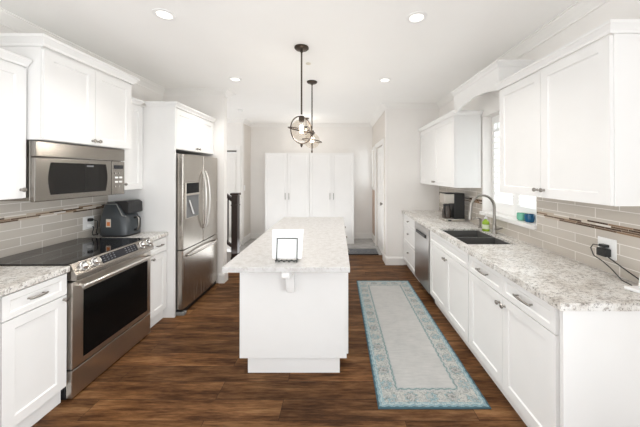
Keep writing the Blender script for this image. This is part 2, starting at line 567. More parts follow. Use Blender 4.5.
# ------------------------------------------------------------------ shell
struct('floor', MB().box(XH, XR+0.3, YB-0.1, 4.98, -0.1, 0), M_floor)
struct('floor_foyer', MB().box(XH, XR+0.3, 4.98, YF+0.1, -0.1, 0.0), M_foyer)
struct('ceiling', MB().box(XH, XR+0.35, YB-0.1, YF+0.1, CZ, CZ+0.1), M_ceil)
struct('wall_left', MB().box(XL-0.1, XL, YB, -1.25, 0, CZ).box(XL-0.1, XL, 0.55, YS1, 0, CZ).box(XL-0.1, XL, -1.25, 0.55, 1.85, CZ).box(XL-0.1, XL, -1.25, 0.55, 0, 0.1), M_wall)  # unseen opening beside the camera, cut to house the left fill light
struct('wall_fridge_end', MB().box(XL, XS, YS0, YS1, 0, CZ), M_wall)
WY0, WY1, WZ0, WZ1 = 2.285, 3.12, 1.09, 2.20      # kitchen window opening
wr = MB()
wr.box(XR, XR+0.25, YB, -1.25, 0, CZ); wr.box(XR, XR+0.25, 0.55, WY0, 0, CZ); wr.box(XR, XR+0.25, -1.25, 0.55, 0, 0.1); wr.box(XR, XR+0.25, -1.25, 0.55, 1.85, CZ); wr.box(XR, XR+0.25, WY1, YR+0.12, 0, CZ)  # the opening out of view is cut for the right fill light
wr.box(XR, XR+0.25, WY0, WY1, 0, WZ0-0.035); wr.box(XR, XR+0.25, WY0, WY1, WZ1, CZ)
struct('wall_right', wr, M_wall)
struct('wall_counter_end', MB().box(XF, XR, YR, YR+0.12, 0, CZ), M_wall)
# foyer right wall with front door and sidelight openings
DY0, DY1, DZ = 4.72, 5.62, 2.06
SY0, SY1, SZ0, SZ1 = 5.86, 6.16, 1.22, 2.06
fw = MB()
fw.box(XF, XF+0.14, YR+0.12, DY0, 0, CZ); fw.box(XF, XF+0.14, DY1, SY0, 0, CZ)
fw.box(XF, XF+0.14, SY1, YF, 0, CZ); fw.box(XF, XF+0.14, DY0, DY1, DZ, CZ)
fw.box(XF, XF+0.14, SY0, SY1, 0, SZ0); fw.box(XF, XF+0.14, SY0, SY1, SZ1, CZ)
struct('wall_foyer_right', fw, M_hall)
struct('wall_far', MB().box(XLF-0.1, XF+0.14, YF, YF+0.1, 0, CZ), M_wall)
struct('wall_foyer_left', MB().box(XLF-0.1, XLF, YL+0.1, YF, 0, CZ), M_hall)
CDX0, CDX1 = -2.92, -2.185     # closet door opening in the jog wall
cw = MB()
cw.box(XH, CDX0, YL, YL+0.1, 0, CZ); cw.box(CDX1, XLF, YL, YL+0.1, 0, CZ); cw.box(CDX0, CDX1, YL, YL+0.1, 2.03, CZ)
struct('wall_closet', cw, M_wall)
struct('wall_hall_left', MB().box(XH-0.1, XH, YS1-0.1, YL+0.1, 0, CZ), M_hall)
struct('wall_hall_near', MB().box(XH, XL-0.1, YS1-0.1, YS1, 0, CZ), M_hall)
# wall behind the camera with a wide opening added for the rear fill light
wb = MB()
wb.box(XL, -2.2, YB-0.1, YB, 0, CZ); wb.box(1.4, XR, YB-0.1, YB, 0, CZ); wb.box(-2.2, 1.4, YB-0.1, YB, 2.35, CZ); wb.box(-2.2, 1.4, YB-0.1, YB, 0, 0.12)
struct('wall_back', wb, M_wall)
pf = MB()
for xx in (-2.2, -1.0, 0.2, 1.34):
    pf.box(xx, xx+0.06, YB-0.09, YB-0.02, 0.12, 2.35)
pf.box(-2.2, 1.4, YB-0.09, YB-0.02, 0.12, 0.19); pf.box(-2.2, 1.4, YB-0.09, YB-0.02, 2.29, 2.35)
struct('rear_opening_frame', pf, M_trim)  # frame of the added rear opening, out of view

# ceiling crown, one run each side
CR = [(0, CZ-0.078), (0.010, CZ-0.078), (0.014, CZ-0.064), (0.045, CZ-0.036), (0.072, CZ-0.018), (0.078, CZ-0.010), (0.092, CZ-0.008), (0.092, CZ), (0, CZ)]
struct('trim_1', MB().sweep([(XL, YB), (XL, YS0), (XS, YS0), (XS, YS1), (XL, YS1)], CR, -1), M_trim)
struct('trim_2', MB().sweep([(XR, YB), (XR, YR), (XF, YR), (XF, YF), (XLF, YF), (XLF, YL), (XH, YL)], CR, 1), M_trim)
# baseboards
BB = [(0, 0), (0.014, 0), (0.014, 0.11), (0.006, 0.135), (0, 0.135)]
struct('baseboard_far', MB().sweep([(XF, SY0-0.04), (XF, YF), (XLF, YF), (XLF, YL), (CDX1+0.09, YL)], BB, 1), M_trim)
struct('baseboard_right', MB().sweep([(1.10, YR), (XF, YR), (XF, DY0-0.10)], BB, 1), M_trim)
struct('baseboard_left', MB().sweep([(XS-0.07, YS0), (XS, YS0), (XS, YS1), (XL, YS1)], BB, -1), M_trim)

# front door with casing
dr = MB(); 
f = FRt(XF+0.07)
dr.front(f, DY0+0.012, DY1-0.012, 0.012, DZ-0.012, 0, 0.045)
d1 = struct('door_1', dr, M_trim)
for (u0, u1, z0, z1) in ((DY0+0.14, 5.12, 0.2, 0.95), (5.22, DY1-0.14, 0.2, 0.95), (DY0+0.14, 5.12, 1.1, 1.9), (5.22, DY1-0.14, 1.1, 1.9)):
    struct('door_panel', MB().front(f, u0, u1, z0, z1, 0.0455, 0.008, 0.03, 0.006), M_trim, d1)
struct('door_handle', MB().lathe([(0.0, 0.0), (0.028, 0.0), (0.03, 0.01), (0.012, 0.015), (0.012, 0.04), (0.03, 0.05), (0.03, 0.07), (0.0, 0.075)], (XF+0.024, DY0+0.09, 0.98), 16, (-1, 0, 0)), M_nickel, d1, True)
cs = MB()
for (y0, y1, z0, z1) in ((DY0-0.09, DY0, 0, DZ+0.09), (DY1, DY1+0.09, 0, DZ+0.09), (DY0, DY1, DZ, DZ+0.09)):
    cs.box(XF-0.018, XF, y0, y1, z0, z1, 0.003)
struct('trim_3', cs, M_trim)
# sidelight window and blind
ws = MB()
for (y0, y1, z0, z1) in ((SY0, SY0+0.03, SZ0, SZ1), (SY1-0.03, SY1, SZ0, SZ1), (SY0+0.03, SY1-0.03, SZ0, SZ0+0.03), (SY0+0.03, SY1-0.03, SZ1-0.03, SZ1)):
    ws.box(XF+0.04, XF+0.10, y0, y1, z0, z1)
w2 = struct('window_2', ws, M_trim)
struct('pane', MB().box(XF+0.066, XF+0.072, SY0+0.03, SY1-0.03, SZ0+0.03, SZ1-0.03), M_glass, w2)
cs = MB()
for (y0, y1, z0, z1) in ((SY0-0.05, SY0, SZ0-0.05, SZ1+0.07), (SY1, SY1+0.05, SZ0-0.05, SZ1+0.07), (SY0, SY1, SZ1, SZ1+0.07), (SY0, SY1, SZ0-0.05, SZ0)):
    cs.box(XF-0.016, XF, y0, y1, z0, z1, 0.002)
struct('trim_4', cs, M_trim)
M_tan = painted('tan_panel', (0.50, 0.36, 0.28), 0.5)
struct('trim_5', MB().box(XF-0.012, XF, SY0+0.0, SY1, 0.16, SZ0-0.07, 0.003), M_tan)

# closet door + casing
dc = MB().front(FN(YL+0.06), CDX0+0.01, CDX1-0.01, 0.012, 1.985, 0, 0.035)
d2 = struct('door_2', dc, M_trim)
for i in range(3):
    wdt = (CDX1-CDX0-0.02)/3
    u0 = CDX0+0.01+i*wdt
    struct('door_panel', MB().front(FN(YL+0.06), u0+0.02, u0+wdt-0.02, 0.12, 1.9, 0.0355, 0.010, 0.05, 0.008), M_trim, d2)
struct('door_track', MB().box(CDX0+0.005, CDX1-0.005, YL+0.01, YL+0.06, 1.99, 2.028), M_rubber, d2)
cs = MB()
for (x0, x1, z0, z1) in ((CDX0-0.085, CDX0, 0, 2.13), (CDX1, CDX1+0.085, 0, 2.13), (CDX0, CDX1, 2.03, 2.13)):
    cs.box(x0, x1, YL-0.018, YL, z0, z1, 0.003)
struct('trim_6', cs, M_trim)

# backsplash tile and mosaic bands (fixed to the walls)
LTY0, LTY1 = 0.6, 2.83
tl = MB(); tl.box(XL, XL+0.008, LTY0, LTY1, CT1, 1.173); tl.box(XL, XL+0.008, LTY0, LTY1, 1.2225, 1.76)
struct('wall_left_backsplash', tl, M_tile)
struct('trim_7', MB().box(XL, XL+0.0085, LTY0, LTY1, 1.173, 1.2225), M_mosaic)
tr = MB()
tr.box(XR-0.008, XR, 0.9, WY0-0.02, CT1, 1.173); tr.box(XR-0.008, XR, 0.9, WY0-0.02, 1.2225, 1.39)
tr.box(XR-0.008, XR, WY0-0.02, WY1+0.02, CT1, WZ0-0.036)
tr.box(XR-0.008, XR, WY1+0.02, YR, CT1, 1.173); tr.box(XR-0.008, XR, WY1+0.02, YR, 1.2225, 1.39)
struct('wall_right_backsplash', tr, M_tile)
tm = MB(); tm.box(XR-0.0085, XR, 0.9, WY0-0.02, 1.173, 1.2225); tm.box(XR-0.0085, XR, WY1+0.02, YR, 1.173, 1.2225)
struct('trim_8', tm, M_mosaic)

# kitchen window: frame, pane, sill
wf = MB()
for (y0, y1, z0, z1) in ((WY0, WY0+0.05, WZ0, WZ1), (WY1-0.05, WY1, WZ0, WZ1), (WY0+0.05, WY1-0.05, WZ0, WZ0+0.05), (WY0+0.05, WY1-0.05, WZ1-0.05, WZ1), (2.68, 2.72, WZ0+0.05, WZ1-0.05)):
    wf.box(XR+0.16, XR+0.22, y0, y1, z0, z1)
w1 = struct('window_1', wf, M_trim)
struct('pane', MB().box(XR+0.187, XR+0.193, WY0+0.05, WY1-0.05, WZ0+0.05, WZ1-0.05), M_glass, w1)
struct('window_sill', MB().box(XR-0.035, XR-0.0005, WY0-0.015, WY1+0.015, WZ0-0.034, WZ0).box(XR-0.0005, XR+0.16, WY0, WY1, WZ0-0.034, WZ0), M_trim, w1)

# plantation shutters: two hinged panels
for i, (y0, y1) in enumerate(((WY0+0.005, 2.70), (2.704, WY1-0.005))):
    t = Thing('plantation_shutter', ('white louvred shutter panel in the window, half nearer the blue cup', 'white louvred shutter panel in the window, half nearer the coffee maker')[i], 'shutter', (XR+0.12, (y0+y1)/2, WZ0+0.001), 'window shutters')
    m = MB()
    for (a, b, z0, z1) in ((y0, y0+0.045, WZ0+0.002, WZ1-0.005), (y1-0.045, y1, WZ0+0.002, WZ1-0.005), (y0+0.045, y1-0.045, WZ0+0.002, WZ0+0.12), (y0+0.045, y1-0.045, WZ1-0.09, WZ1-0.005)):
        m.box(XR+0.105, XR+0.135, a, b, z0, z1)
    t.p('frame', m, M_shutter)
    z = WZ0 + 0.155
    while z < WZ1-0.12:
        lv = MB().prism([(XR+0.090, z-0.024), (XR+0.093, z-0.029), (XR+0.150, z+0.024), (XR+0.147, z+0.029)], 1, y0+0.047, y1-0.047)
        t.p('louver', lv, M_shutter)
        z += 0.066

# ------------------------------------------------------------------ cabinet builders
CROWN = [(0, 0), (0.008, 0), (0.012, 0.014), (0.030, 0.034), (0.036, 0.038), (0.036, 0.052), (0, 0.052)]
def crown_at(z, s=1.0):
    return [(d*s, z + h*s) for d, h in CROWN]
def knob(t, f, u, z, d, parent):
    a = Vector(f(u, d, z)); n = (Vector(f(u, d+1, z)) - a)
    m = MB().lathe([(0.0, 0.0), (0.009, 0.0), (0.0065, 0.004), (0.006, 0.013), (0.0125, 0.018), (0.0145, 0.024), (0.012, 0.029), (0.0, 0.030)], a, 14, n)
    return t.p('knob', m, M_nickel, parent, True)
def pull(t, f, u, z, d, ln, parent):
    h = ln/2
    m = MB()
    for s in (-1, 1):
        m.tube([f(u+s*h*0.82, d, z), f(u+s*h*0.82, d+0.026, z)], 0.0048, 10)
    m.tube([f(u-h, d+0.022, z), f(u-h*0.8, d+0.027, z), f(u, d+0.031, z), f(u+h*0.8, d+0.027, z), f(u+h, d+0.022, z)], [0.0055, 0.0068, 0.0068, 0.0068, 0.0055], 12)
    return t.p('handle', m, M_nickel, parent, True)
def fronts(t, f, items):
    """items: (kind,u0,u1,z0,z1, knob/pull position or None)"""
    for k, u0, u1, z0, z1, h in items:
        if k == 'door':
            o = t.p('door', MB().front(f, u0+0.0015, u1-0.0015, z0, z1, 0.001, 0.020, 0.058), M_cab)
            if h: knob(t, f, h[0], h[1], 0.021, o)
        else:
            o = t.p('drawer', MB().front(f, u0+0.0015, u1-0.0015, z0, z1, 0.001, 0.020, 0.034, 0.006), M_cab)
            if h and len(h) == 3: pull(t, f, h[0], h[1], 0.021, h[2], o)
            elif h: knob(t, f, h[0], h[1], 0.021, o)

def base_cab(side, y0, y1, items, label, group='base cabinets', hollow=False):
    if side == 'L':
        X, xb, f, xt = -1.842, XL+0.010, FL(-1.842), -1.862
    else:
        X, xb, f, xt = 1.112, XR-0.010, FRt(1.112), 1.150
    t = Thing('base_cabinet', label, 'cabinet', ((X+xb)/2, (y0+y1)/2, 0), group)
    m = MB()
    if hollow:
        a, b = min(X, xb), max(X, xb)
        m.box(a, a+0.018, y0+0.001, y1-0.001, 0.10, CT0-0.001); m.box(b-0.018, b, y0+0.001, y1-0.001, 0.10, CT0-0.001)
        m.box(a+0.018, b-0.018, y0+0.001, y0+0.019, 0.10, CT0-0.001); m.box(a+0.018, b-0.018, y1-0.019, y1-0.001, 0.10, CT0-0.001)
        m.box(a+0.018, b-0.018, y0+0.019, y1-0.019, 0.10, 0.118)
    else:
        m.box(min(X, xb), max(X, xb), y0+0.001, y1-0.001, 0.10, CT0-0.001)
    t.p('carcass', m, M_cab)
    t.p('toe_kick', MB().box(min(xt, xb), max(xt, xb), y0+0.001, y1-0.001, 0.0, 0.0995), M_cab)
    fronts(t, f, items)
    return t

DZ0, DZ1, WZa, WZb = 0.113, 0.722, 0.728, 0.866
# left run
base_cab('L', 0.62, 1.435, [('drawer', 0.625, 1.43, WZa, WZb, (1.0, 0.80, 0.13)), ('door', 0.625, 1.02, DZ0, DZ1, (0.98, 0.66)), ('door', 1.02, 1.43, DZ0, DZ1, (1.06, 0.66))],
         'white shaker base cabinet nearest the camera on the left wall, before the range')
base_cab('L', 1.437, 1.788, [('drawer', 1.44, 1.785, WZa, WZb, (1.60, 0.803, 0.095)), ('door', 1.44, 1.785, DZ0, DZ1, (1.764, 0.700))],
         'white base cabinet with one drawer over one door on the near side of the range')
base_cab('L', 2.572, 2.826, [('drawer', 2.575, 2.823, WZa, WZb, (2.70, 0.803, 0.09)), ('door', 2.575, 2.823, DZ0, DZ1, (2.598, 0.690))],
         'narrow white base cabinet between the range and the refrigerator panel')
def worktop(label, x0, x1, y0, y1, m=M_granite):
    return single('worktop', MB().box(x0, x1, y0, y1, CT0, CT1, 0.004, 2), m, label, 'countertop', ((x0+x1)/2, (y0+y1)/2, CT0))
worktop('speckled granite worktop on the near side of the range, lower left corner of the photo', XL+0.009, -1.804, 0.62, 1.7905)
worktop('short piece of granite worktop under the air fryer, between range and refrigerator', XL+0.009, -1.804, 2.568, 2.826)

# right run
t = base_cab('R', 1.310, 2.222, [('drawer', 1.333, 1.765, WZa, WZb, (1.55, 0.80, 0.14)), ('drawer', 1.765, 2.219, WZa, WZb, (1.99, 0.80, 0.14)),
                             ('door', 1.333, 1.765, DZ0, DZ1, (1.738, 0.668)), ('door', 1.765, 2.219, DZ0, DZ1, (1.792, 0.668))],
         'white two-door base cabinet at the near end of the right counter, with two drawers')
t.p('end_panel', MB().box(1.093, XR-0.010, 1.290, 1.3095, 0.0, CT0-0.001), M_cab)
base_cab('R', 2.224, 3.155, [('drawer', 2.227, 3.152, WZa, WZb, None), ('door', 2.227, 2.69, DZ0, DZ1, (2.664, 0.668)), ('door', 2.69, 3.152, DZ0, DZ1, (2.716, 0.668))],
         'white two-door sink base cabinet with one long blank front under the sink', hollow=True)
base_cab('R', 3.745, 4.445, [('drawer', 3.75, 4.44, 0.706, WZb, (4.09, 0.79)), ('drawer', 3.75, 4.44, 0.426, 0.70, (4.09, 0.60)), ('drawer', 3.75, 4.44, DZ0, 0.42, (4.09, 0.31))],
         'white three-drawer base cabinet at the far end of the right counter, past the dishwasher')
# right worktop with the sink cut-out
SX0, SX1, SKY0, SKY1 = 1.135, 1.575, 2.33, 2.985
m = MB()
m.box(1.068, XR-0.009, 1.276, SKY0, CT0, CT1); m.box(1.068, XR-0.009, SKY1, YR-0.001, CT0, CT1)
m.box(1.068, SX0, SKY0, SKY1, CT0, CT1); m.box(SX1, XR-0.009, SKY0, SKY1, CT0, CT1)
bmesh.ops.remove_doubles(m.bm, verts=m.bm.verts, dist=1e-5)
single('worktop', m, M_granite, 'long speckled granite worktop along the right wall with the sink cut into it', 'countertop', (1.38, 2.86, CT0))

# sink
t = Thing('kitchen_sink', 'dark grey double bowl undermount sink below the window', 'sink', ((SX0+SX1)/2, (SKY0+SKY1)/2, 0.70))
def bowl(y0, y1):
    m = MB()
    x0, x1, z0, z1 = SX0+0.004, SX1-0.004, 0.71, 0.895
    w = 0.010
    m.box(x0, x1, y0, y1, z0-0.008, z0)
    m.box(x0, x0+w, y0, y1, z0, z1); m.box(x1-w, x1, y0, y1, z0, z1)
    m.box(x0+w, x1-w, y0, y0+w, z0, z1); m.box(x0+w, x1-w, y1-w, y1, z0, z1)
    return m
for a, b in ((SKY0+0.004, 2.652), (2.655, SKY1-0.004)):
    o = t.p('bowl', bowl(a, b), M_sink)
    t.p('drain', MB().lathe([(0, 0), (0.04, 0), (0.043, 0.003), (0.03, 0.004), (0, 0.002)], ((SX0+SX1)/2, (a+b)/2, 0.7105), 20), M_chrome, o, True)

# faucet
FX, FY = 1.615, 2.74
t = Thing('kitchen_faucet', 'brushed nickel gooseneck faucet arching over the sink', 'faucet', (FX, FY, CT1))
t.p('base', MB().lathe([(0, 0), (0.031, 0), (0.031, 0.006), (0.023, 0.014), (0.020, 0.03), (0.020, 0.085), (0.016, 0.095), (0, 0.095)], (FX, FY, CT1+0.0005), 20), M_nickel, None, True)
R = 0.128
pts = [(FX, FY, CT1+0.09), (FX, FY, 1.10)] + [(FX-R+R*math.cos(a), FY-0.012*(1-math.cos(a)), 1.185+R*math.sin(a)) for a in [PI*k/16 for k in range(0, 17)]] + [(FX-2*R-0.003, FY-0.024, 1.15)]
t.p('spout', MB().tube(pts, 0.0142, 14), M_nickel, None, True)
t.p('spray_head', MB().tube([(FX-2*R-0.003, FY-0.024, 1.152), (FX-2*R-0.006, FY-0.024, 1.13), (FX-2*R-0.009, FY-0.024, 1.065)], [0.014, 0.0165, 0.0175], 14), M_nickel, None, True)
t.p('lever', MB().tube([(FX, FY-0.018, CT1+0.055), (FX+0.004, FY-0.055, CT1+0.058), (FX+0.008, FY-0.12, CT1+0.082)], [0.013, 0.010, 0.006], 10), M_nickel, None, True)
# separate side dispenser
t = Thing('soap_dispenser', 'small nickel dispenser pump at the back of the counter left of the faucet', 'dispenser', (1.625, 3.03, CT1))
t.p('stem', MB().lathe([(0, 0), (0.022, 0), (0.022, 0.006), (0.011, 0.014), (0.011, 0.075), (0.016, 0.08), (0.016, 0.10), (0, 0.102)], (1.625, 3.03, CT1+0.0005), 16), M_nickel, None, True)
t.p('nozzle', MB().tube([(1.625, 3.03, CT1+0.10), (1.605, 3.03, CT1+0.114), (1.545, 3.03, CT1+0.098)], [0.007, 0.007, 0.005], 10), M_nickel, None, True)

# soap bottle
BX, BY = 1.598, 2.868
t = Thing('soap_bottle', 'clear bottle of lime green dish soap with a pump, beside the faucet', 'bottle', (BX, BY, CT1))
t.p('body', MB().lathe([(0, 0.0005), (0.034, 0.0005), (0.036, 0.006), (0.036, 0.085), (0.030, 0.105), (0.014, 0.118), (0.013, 0.13), (0, 0.13)], (BX, BY, CT1), 20), M_soap, None, True)
t.p('label_band', MB().lathe([(0.0365, 0.025), (0.0367, 0.025), (0.0367, 0.072), (0.0365, 0.072)], (BX, BY, CT1), 20), mat('bottle_label', (0.70, 0.78, 0.55), 0.5), None, True)
m = MB().lathe([(0, 0.1305), (0.016, 0.1305), (0.016, 0.148), (0.005, 0.150), (0.005, 0.175), (0.010, 0.178), (0.010, 0.188), (0, 0.189)], (BX, BY, CT1), 16)
m.tube([(BX, BY, CT1+0.183), (BX-0.045, BY, CT1+0.177)], 0.0045, 8)
t.p('pump', m, M_whitepl, None, True)

# coffee maker
KX, KY = 1.50, 3.50
t = Thing('coffee_maker', 'black and stainless drip coffee maker on the far right counter', 'coffee maker', (KX, KY, CT1))
z = CT1
t.p('base', MB().box(KX-0.13, KX+0.13, KY-0.095, KY+0.095, z+0.0005, z+0.035, 0.008, 2), M_steel)
t.p('tower', MB().box(KX-0.005, KX+0.13, KY-0.095, KY+0.095, z+0.0355, z+0.365, 0.008, 2), M_black)
t.p('brew_head', MB().prism([(KX-0.128, KY-0.085), (KX-0.0055, KY-0.095), (KX-0.0055, KY+0.095), (KX-0.128, KY+0.085)], 2, z+0.235, z+0.355, 0.006, 2), M_steel)
t.p('lid', MB().prism([(KX-0.128, KY-0.083), (KX-0.0055, KY-0.093), (KX-0.0055, KY+0.093), (KX-0.128, KY+0.083)], 2, z+0.3555, z+0.368, 0.004, 1), M_black)
t.p('power_button', MB().box(KX-0.085, KX-0.045, KY-0.0992, KY-0.0955, z+0.010, z+0.026), M_black)
t = Thing('coffee_carafe', 'glass coffee carafe with black handle standing in the coffee maker', 'carafe', (KX-0.068, KY, z+0.036))
t.p('body', MB().lathe([(0, 0), (0.052, 0), (0.058, 0.02), (0.058, 0.09), (0.040, 0.140), (0.040, 0.160), (0, 0.160)], (KX-0.068, KY, z+0.036), 24), M_carafe, None, True)
t.p('lid', MB().lathe([(0, 0.1605), (0.043, 0.1605), (0.043, 0.178), (0, 0.185)], (KX-0.068, KY, z+0.036), 20), M_black, None, True)
t.p('handle', MB().tube([(KX-0.10, KY-0.035, z+0.19), (KX-0.125, KY-0.075, z+0.185), (KX-0.128, KY-0.08, z+0.13), (KX-0.112, KY-0.055, z+0.07)], 0.009, 10), M_black, None, True)

# dishwasher
t = Thing('dishwasher', 'stainless steel dishwasher built into the right counter beyond the sink', 'dishwasher', (1.40, 3.45, 0))
t.p('body', MB().box(1.118, XR-0.012, 3.160, 3.741, 0.10, CT0-0.002), M_black)
o = t.p('door', MB().box(1.080, 1.117, 3.162, 3.739, 0.105, CT0-0.010, 0.004, 2), M_dwsteel)
t.p('handle', MB().box(1.066, 1.0795, 3.26, 3.64, 0.735, 0.775, 0.005, 2), M_black, o)
t.p('toe_kick', MB().box(1.155, XR-0.012, 3.162, 3.739, 0.001, 0.0995), M_black)

# ------------------------------------------------------------------ wall cabinets
def upper(name, label, side, y0, y1, X, z0, z1, items, crown_path, cs=1, cside=1, scale=1.0):
    xb = XL+0.009 if side == 'L' else XR-0.009
    f = FL(X) if side == 'L' else FRt(X)
    t = Thing(name, label, 'cabinet', ((X+xb)/2, (y0+y1)/2, z0), 'wall cabinets')
    t.p('carcass', MB().box(min(X, xb), max(X, xb), y0+0.001, y1-0.001, z0, z1), M_cab)
    fronts(t, f, items)
    t.p('crown', MB().sweep(crown_path, crown_at(z1-0.005, scale), cside), M_cab)
    return t
UZ0, UZ1 = 1.372, 2.25
Xu = -2.100
upper('wall_cabinet', 'white wall cabinet on the far left, nearer than the microwave, cut by the frame', 'L', 0.95, 1.770, Xu, UZ0, UZ1,
      [('door', 0.955, 1.355, UZ0+0.003, UZ1-0.012, (1.33, 1.44)), ('door', 1.355, 1.767, UZ0+0.003, UZ1-0.012, (1.738, 1.43))],
      [(Xu+0.021, 0.95), (Xu+0.021, 1.768)], cside=-1)
Xm = -1.997
upper('wall_cabinet', 'deeper and taller white two-door cabinet above the microwave', 'L', 1.775, 2.535, Xm, 1.765, 2.395,
      [('door', 1.778, 2.155, 1.768, 2.375, (2.131, 1.798)), ('door', 2.155, 2.532, 1.768, 2.375, (2.179, 1.798))],
      [(XL+0.02, 1.775), (Xm+0.021, 1.775), (Xm+0.021, 2.535), (XL+0.02, 2.535)], cside=-1, scale=1.25)
upper('wall_cabinet', 'narrow white wall cabinet above the air fryer, beside the refrigerator panel', 'L', 2.540, 2.825, Xu, UZ0, UZ1,
      [('door', 2.543, 2.822, UZ0+0.003, UZ1-0.012, (2.572, 1.43))], [(Xu+0.021, 2.576), (Xu+0.021, 2.787), ], cside=-1)
t = upper('wall_cabinet', 'white two-door cabinet above the refrigerator with a tall end panel to the floor', 'L', 2.850, 3.715, -1.765, 1.80, 2.25,
      [('door', 2.853, 3.282, 1.803, 2.238, (3.255, 1.835)), ('door', 3.282, 3.712, 1.803, 2.238, (3.31, 1.835))],
      [(Xu+0.06, 2.828), (-1.742, 2.828), (-1.742, 3.715)], cside=-1)
t.p('end_panel', MB().box(XL+0.009, -1.742, 2.828, 2.848, 0.0005, 2.25), M_cab)
# right side
Xr = 1.397
upper('wall_cabinet', 'large white two-door wall cabinet on the right, nearest the camera', 'R', 1.336, 2.262, Xr, UZ0, UZ1,
      [('door', 1.339, 1.80, UZ0+0.003, UZ1-0.012, (1.825-0.055, 1.425)), ('door', 1.80, 2.259, UZ0+0.003, UZ1-0.012, (1.83, 1.425))],
      [(XR-0.001, 1.336), (Xr-0.021, 1.336), (Xr-0.021, 2.262)], cside=1)
upper('wall_cabinet', 'white two-door wall cabinet on the right beyond the window, above the coffee maker', 'R', 3.140, 4.445, Xr, UZ0-0.008, UZ1-0.02,
      [('door', 3.143, 3.79, UZ0-0.005, UZ1-0.03, (3.765, 1.415)), ('door', 3.79, 4.44, UZ0-0.005, UZ1-0.03, (3.815, 1.415))],
      [(XR-0.001, 3.140), (Xr-0.021, 3.140), (Xr-0.021, 4.445)], cside=1)
# arched valance bridging the window
t = Thing('window_valance', 'white arched valance box bridging the two right wall cabinets over the window', 'valance', (1.4, 2.7, 2.24))
arch = [(2.264, 2.262), (2.30, 2.262)]
for k in range(0, 13):
    u = k/12
    arch.append((2.32+0.74*u, 2.262 - 0.02*u + 0.052*math.sin(PI*u)**0.8))
arch += [(3.138, 2.240), (3.138, 2.235+0.20), (3.138, 2.455), (2.264, 2.455)]
t.p('arched_board', MB().prism(arch, 0, Xr-0.022, Xr-0.002), M_cab)
t.p('end_board', MB().box(Xr-0.0015, XR-0.001, 2.264, 2.284, 2.305, 2.455), M_cab)
t.p('top_board', MB().box(Xr-0.022, XR-0.001, 2.264, 3.138, 2.4555, 2.47), M_cab)
t.p('crown', MB().sweep([(XR-0.001, 2.264), (Xr-0.022, 2.264), (Xr-0.022, 3.138)], crown_at(2.45, 0.9), 1), M_cab)

# ------------------------------------------------------------------ range
RY_0, RY_1 = 1.796, 2.556
t = Thing('kitchen_range', 'stainless steel slide-in electric range with black glass top', 'range', (-2.12, 2.16, 0))
t.p('body', MB().box(XL+0.012, -1.845, RY_0+0.002, RY_1-0.002, 0.02, 0.905), M_black)
def arc(cx, cy, r, a0, a1, n=8):
    return [(cx+r*math.cos(a0+(a1-a0)*k/n), cy+r*math.sin(a0+(a1-a0)*k/n)) for k in range(n+1)]
gx, g0, g1 = -1.822, RY_0-0.003, 2.512
t.p('cooktop', MB().prism([(XL+0.012, g0), ] + arc(gx-0.025, g0+0.025, 0.025, -PI/2, 0) + arc(gx-0.06, g1-0.06, 0.06, 0, PI/2) + [(XL+0.012, g1)], 2, 0.9165, 0.924), M_glossblack)
t.p('cooktop_trim', MB().box(XL+0.012, -1.826, RY_0+0.001, RY_1, 0.9055, 0.916, 0.002), M_panelsteel)
M_burner = mat('burner_print', (0.05, 0.05, 0.052), 0.2)
for (bx, by, r) in ((-2.02, 1.97, 0.10), (-2.02, 2.36, 0.085), (-2.29, 1.96, 0.075), (-2.29, 2.36, 0.095)):
    t.p('burner_ring', MB().lathe([(r-0.002, 0.9242), (r, 0.9244), (r+0.002, 0.9242)], (bx, by, 0), 40), M_burner)
fa = t.p('control_panel', MB().prism([(-1.842, 0.808), (-1.842, 0.905), (-1.8255, 0.905), (-1.8255, 0.920), (-1.815, 0.920), (-1.775, 0.845), (-1.772, 0.835), (-1.772, 0.808)], 1, RY_0+0.002, RY_1-0.002, 0.002, 2), M_panelsteel)
sl = Vector((0.040, 0, -0.075)).normalized()
nr = Vector((0.075, 0, 0.040)).normalized()
def onslope(a, y, h=0.0):
    p = Vector((-1.815, y, 0.920)) + sl*a + nr*h
    return (p.x, p.y, p.z)
def slab(m, a0, a1, y0, y1, h0, h1):
    P = [onslope(a, y, h0) for a, y in ((a0, y0), (a1, y0), (a1, y1), (a0, y1))]
    Q = [onslope(a, y, h1) for a, y in ((a0, y0), (a1, y0), (a1, y1), (a0, y1))]
    A = [m.bm.verts.new(p) for p in P]; B = [m.bm.verts.new(q) for q in Q]
    m.bm.faces.new(A); m.bm.faces.new(B)
    for i in range(4): m.bm.faces.new((A[i], A[(i+1) % 4], B[(i+1) % 4], B[i]))
    return m
dp = t.p('display', slab(MB(), 0.012, 0.074, 2.015, 2.365, 0.0005, 0.003), M_screen, fa)
for cols in (range(0, 4), range(7, 11)):
    m = MB()
    for r in range(3):
        for c in cols:
            y = 2.03 + c*0.030
            slab(m, 0.020+r*0.018, 0.026+r*0.018, y, y+0.013, 0.0031, 0.0036)
    t.p('keypad', m, M_print, dp)
for y in (1.875, 1.960, 2.428, 2.506):
    k = MB().lathe([(0, 0), (0.033, 0), (0.033, 0.006), (0.026, 0.010), (0.024, 0.030), (0.020, 0.034), (0, 0.034)], onslope(0.042, y, 0.0008), 22, nr)
    ko = t.p('knob', k, M_chrome, fa, True)
    t.p('pointer', slab(MB(), 0.024, 0.060, y-0.004, y+0.004, 0.0352, 0.043), M_steel, ko)
od = t.p('oven_door', MB().box(-1.842, -1.800, RY_0+0.004, RY_1-0.004, 0.205, 0.796, 0.004, 2), M_steel)
t.p('oven_window', MB().box(-1.7995, -1.7975, 1.878, 2.506, 0.245, 0.715, 0.0008), M_ovenblack, od)
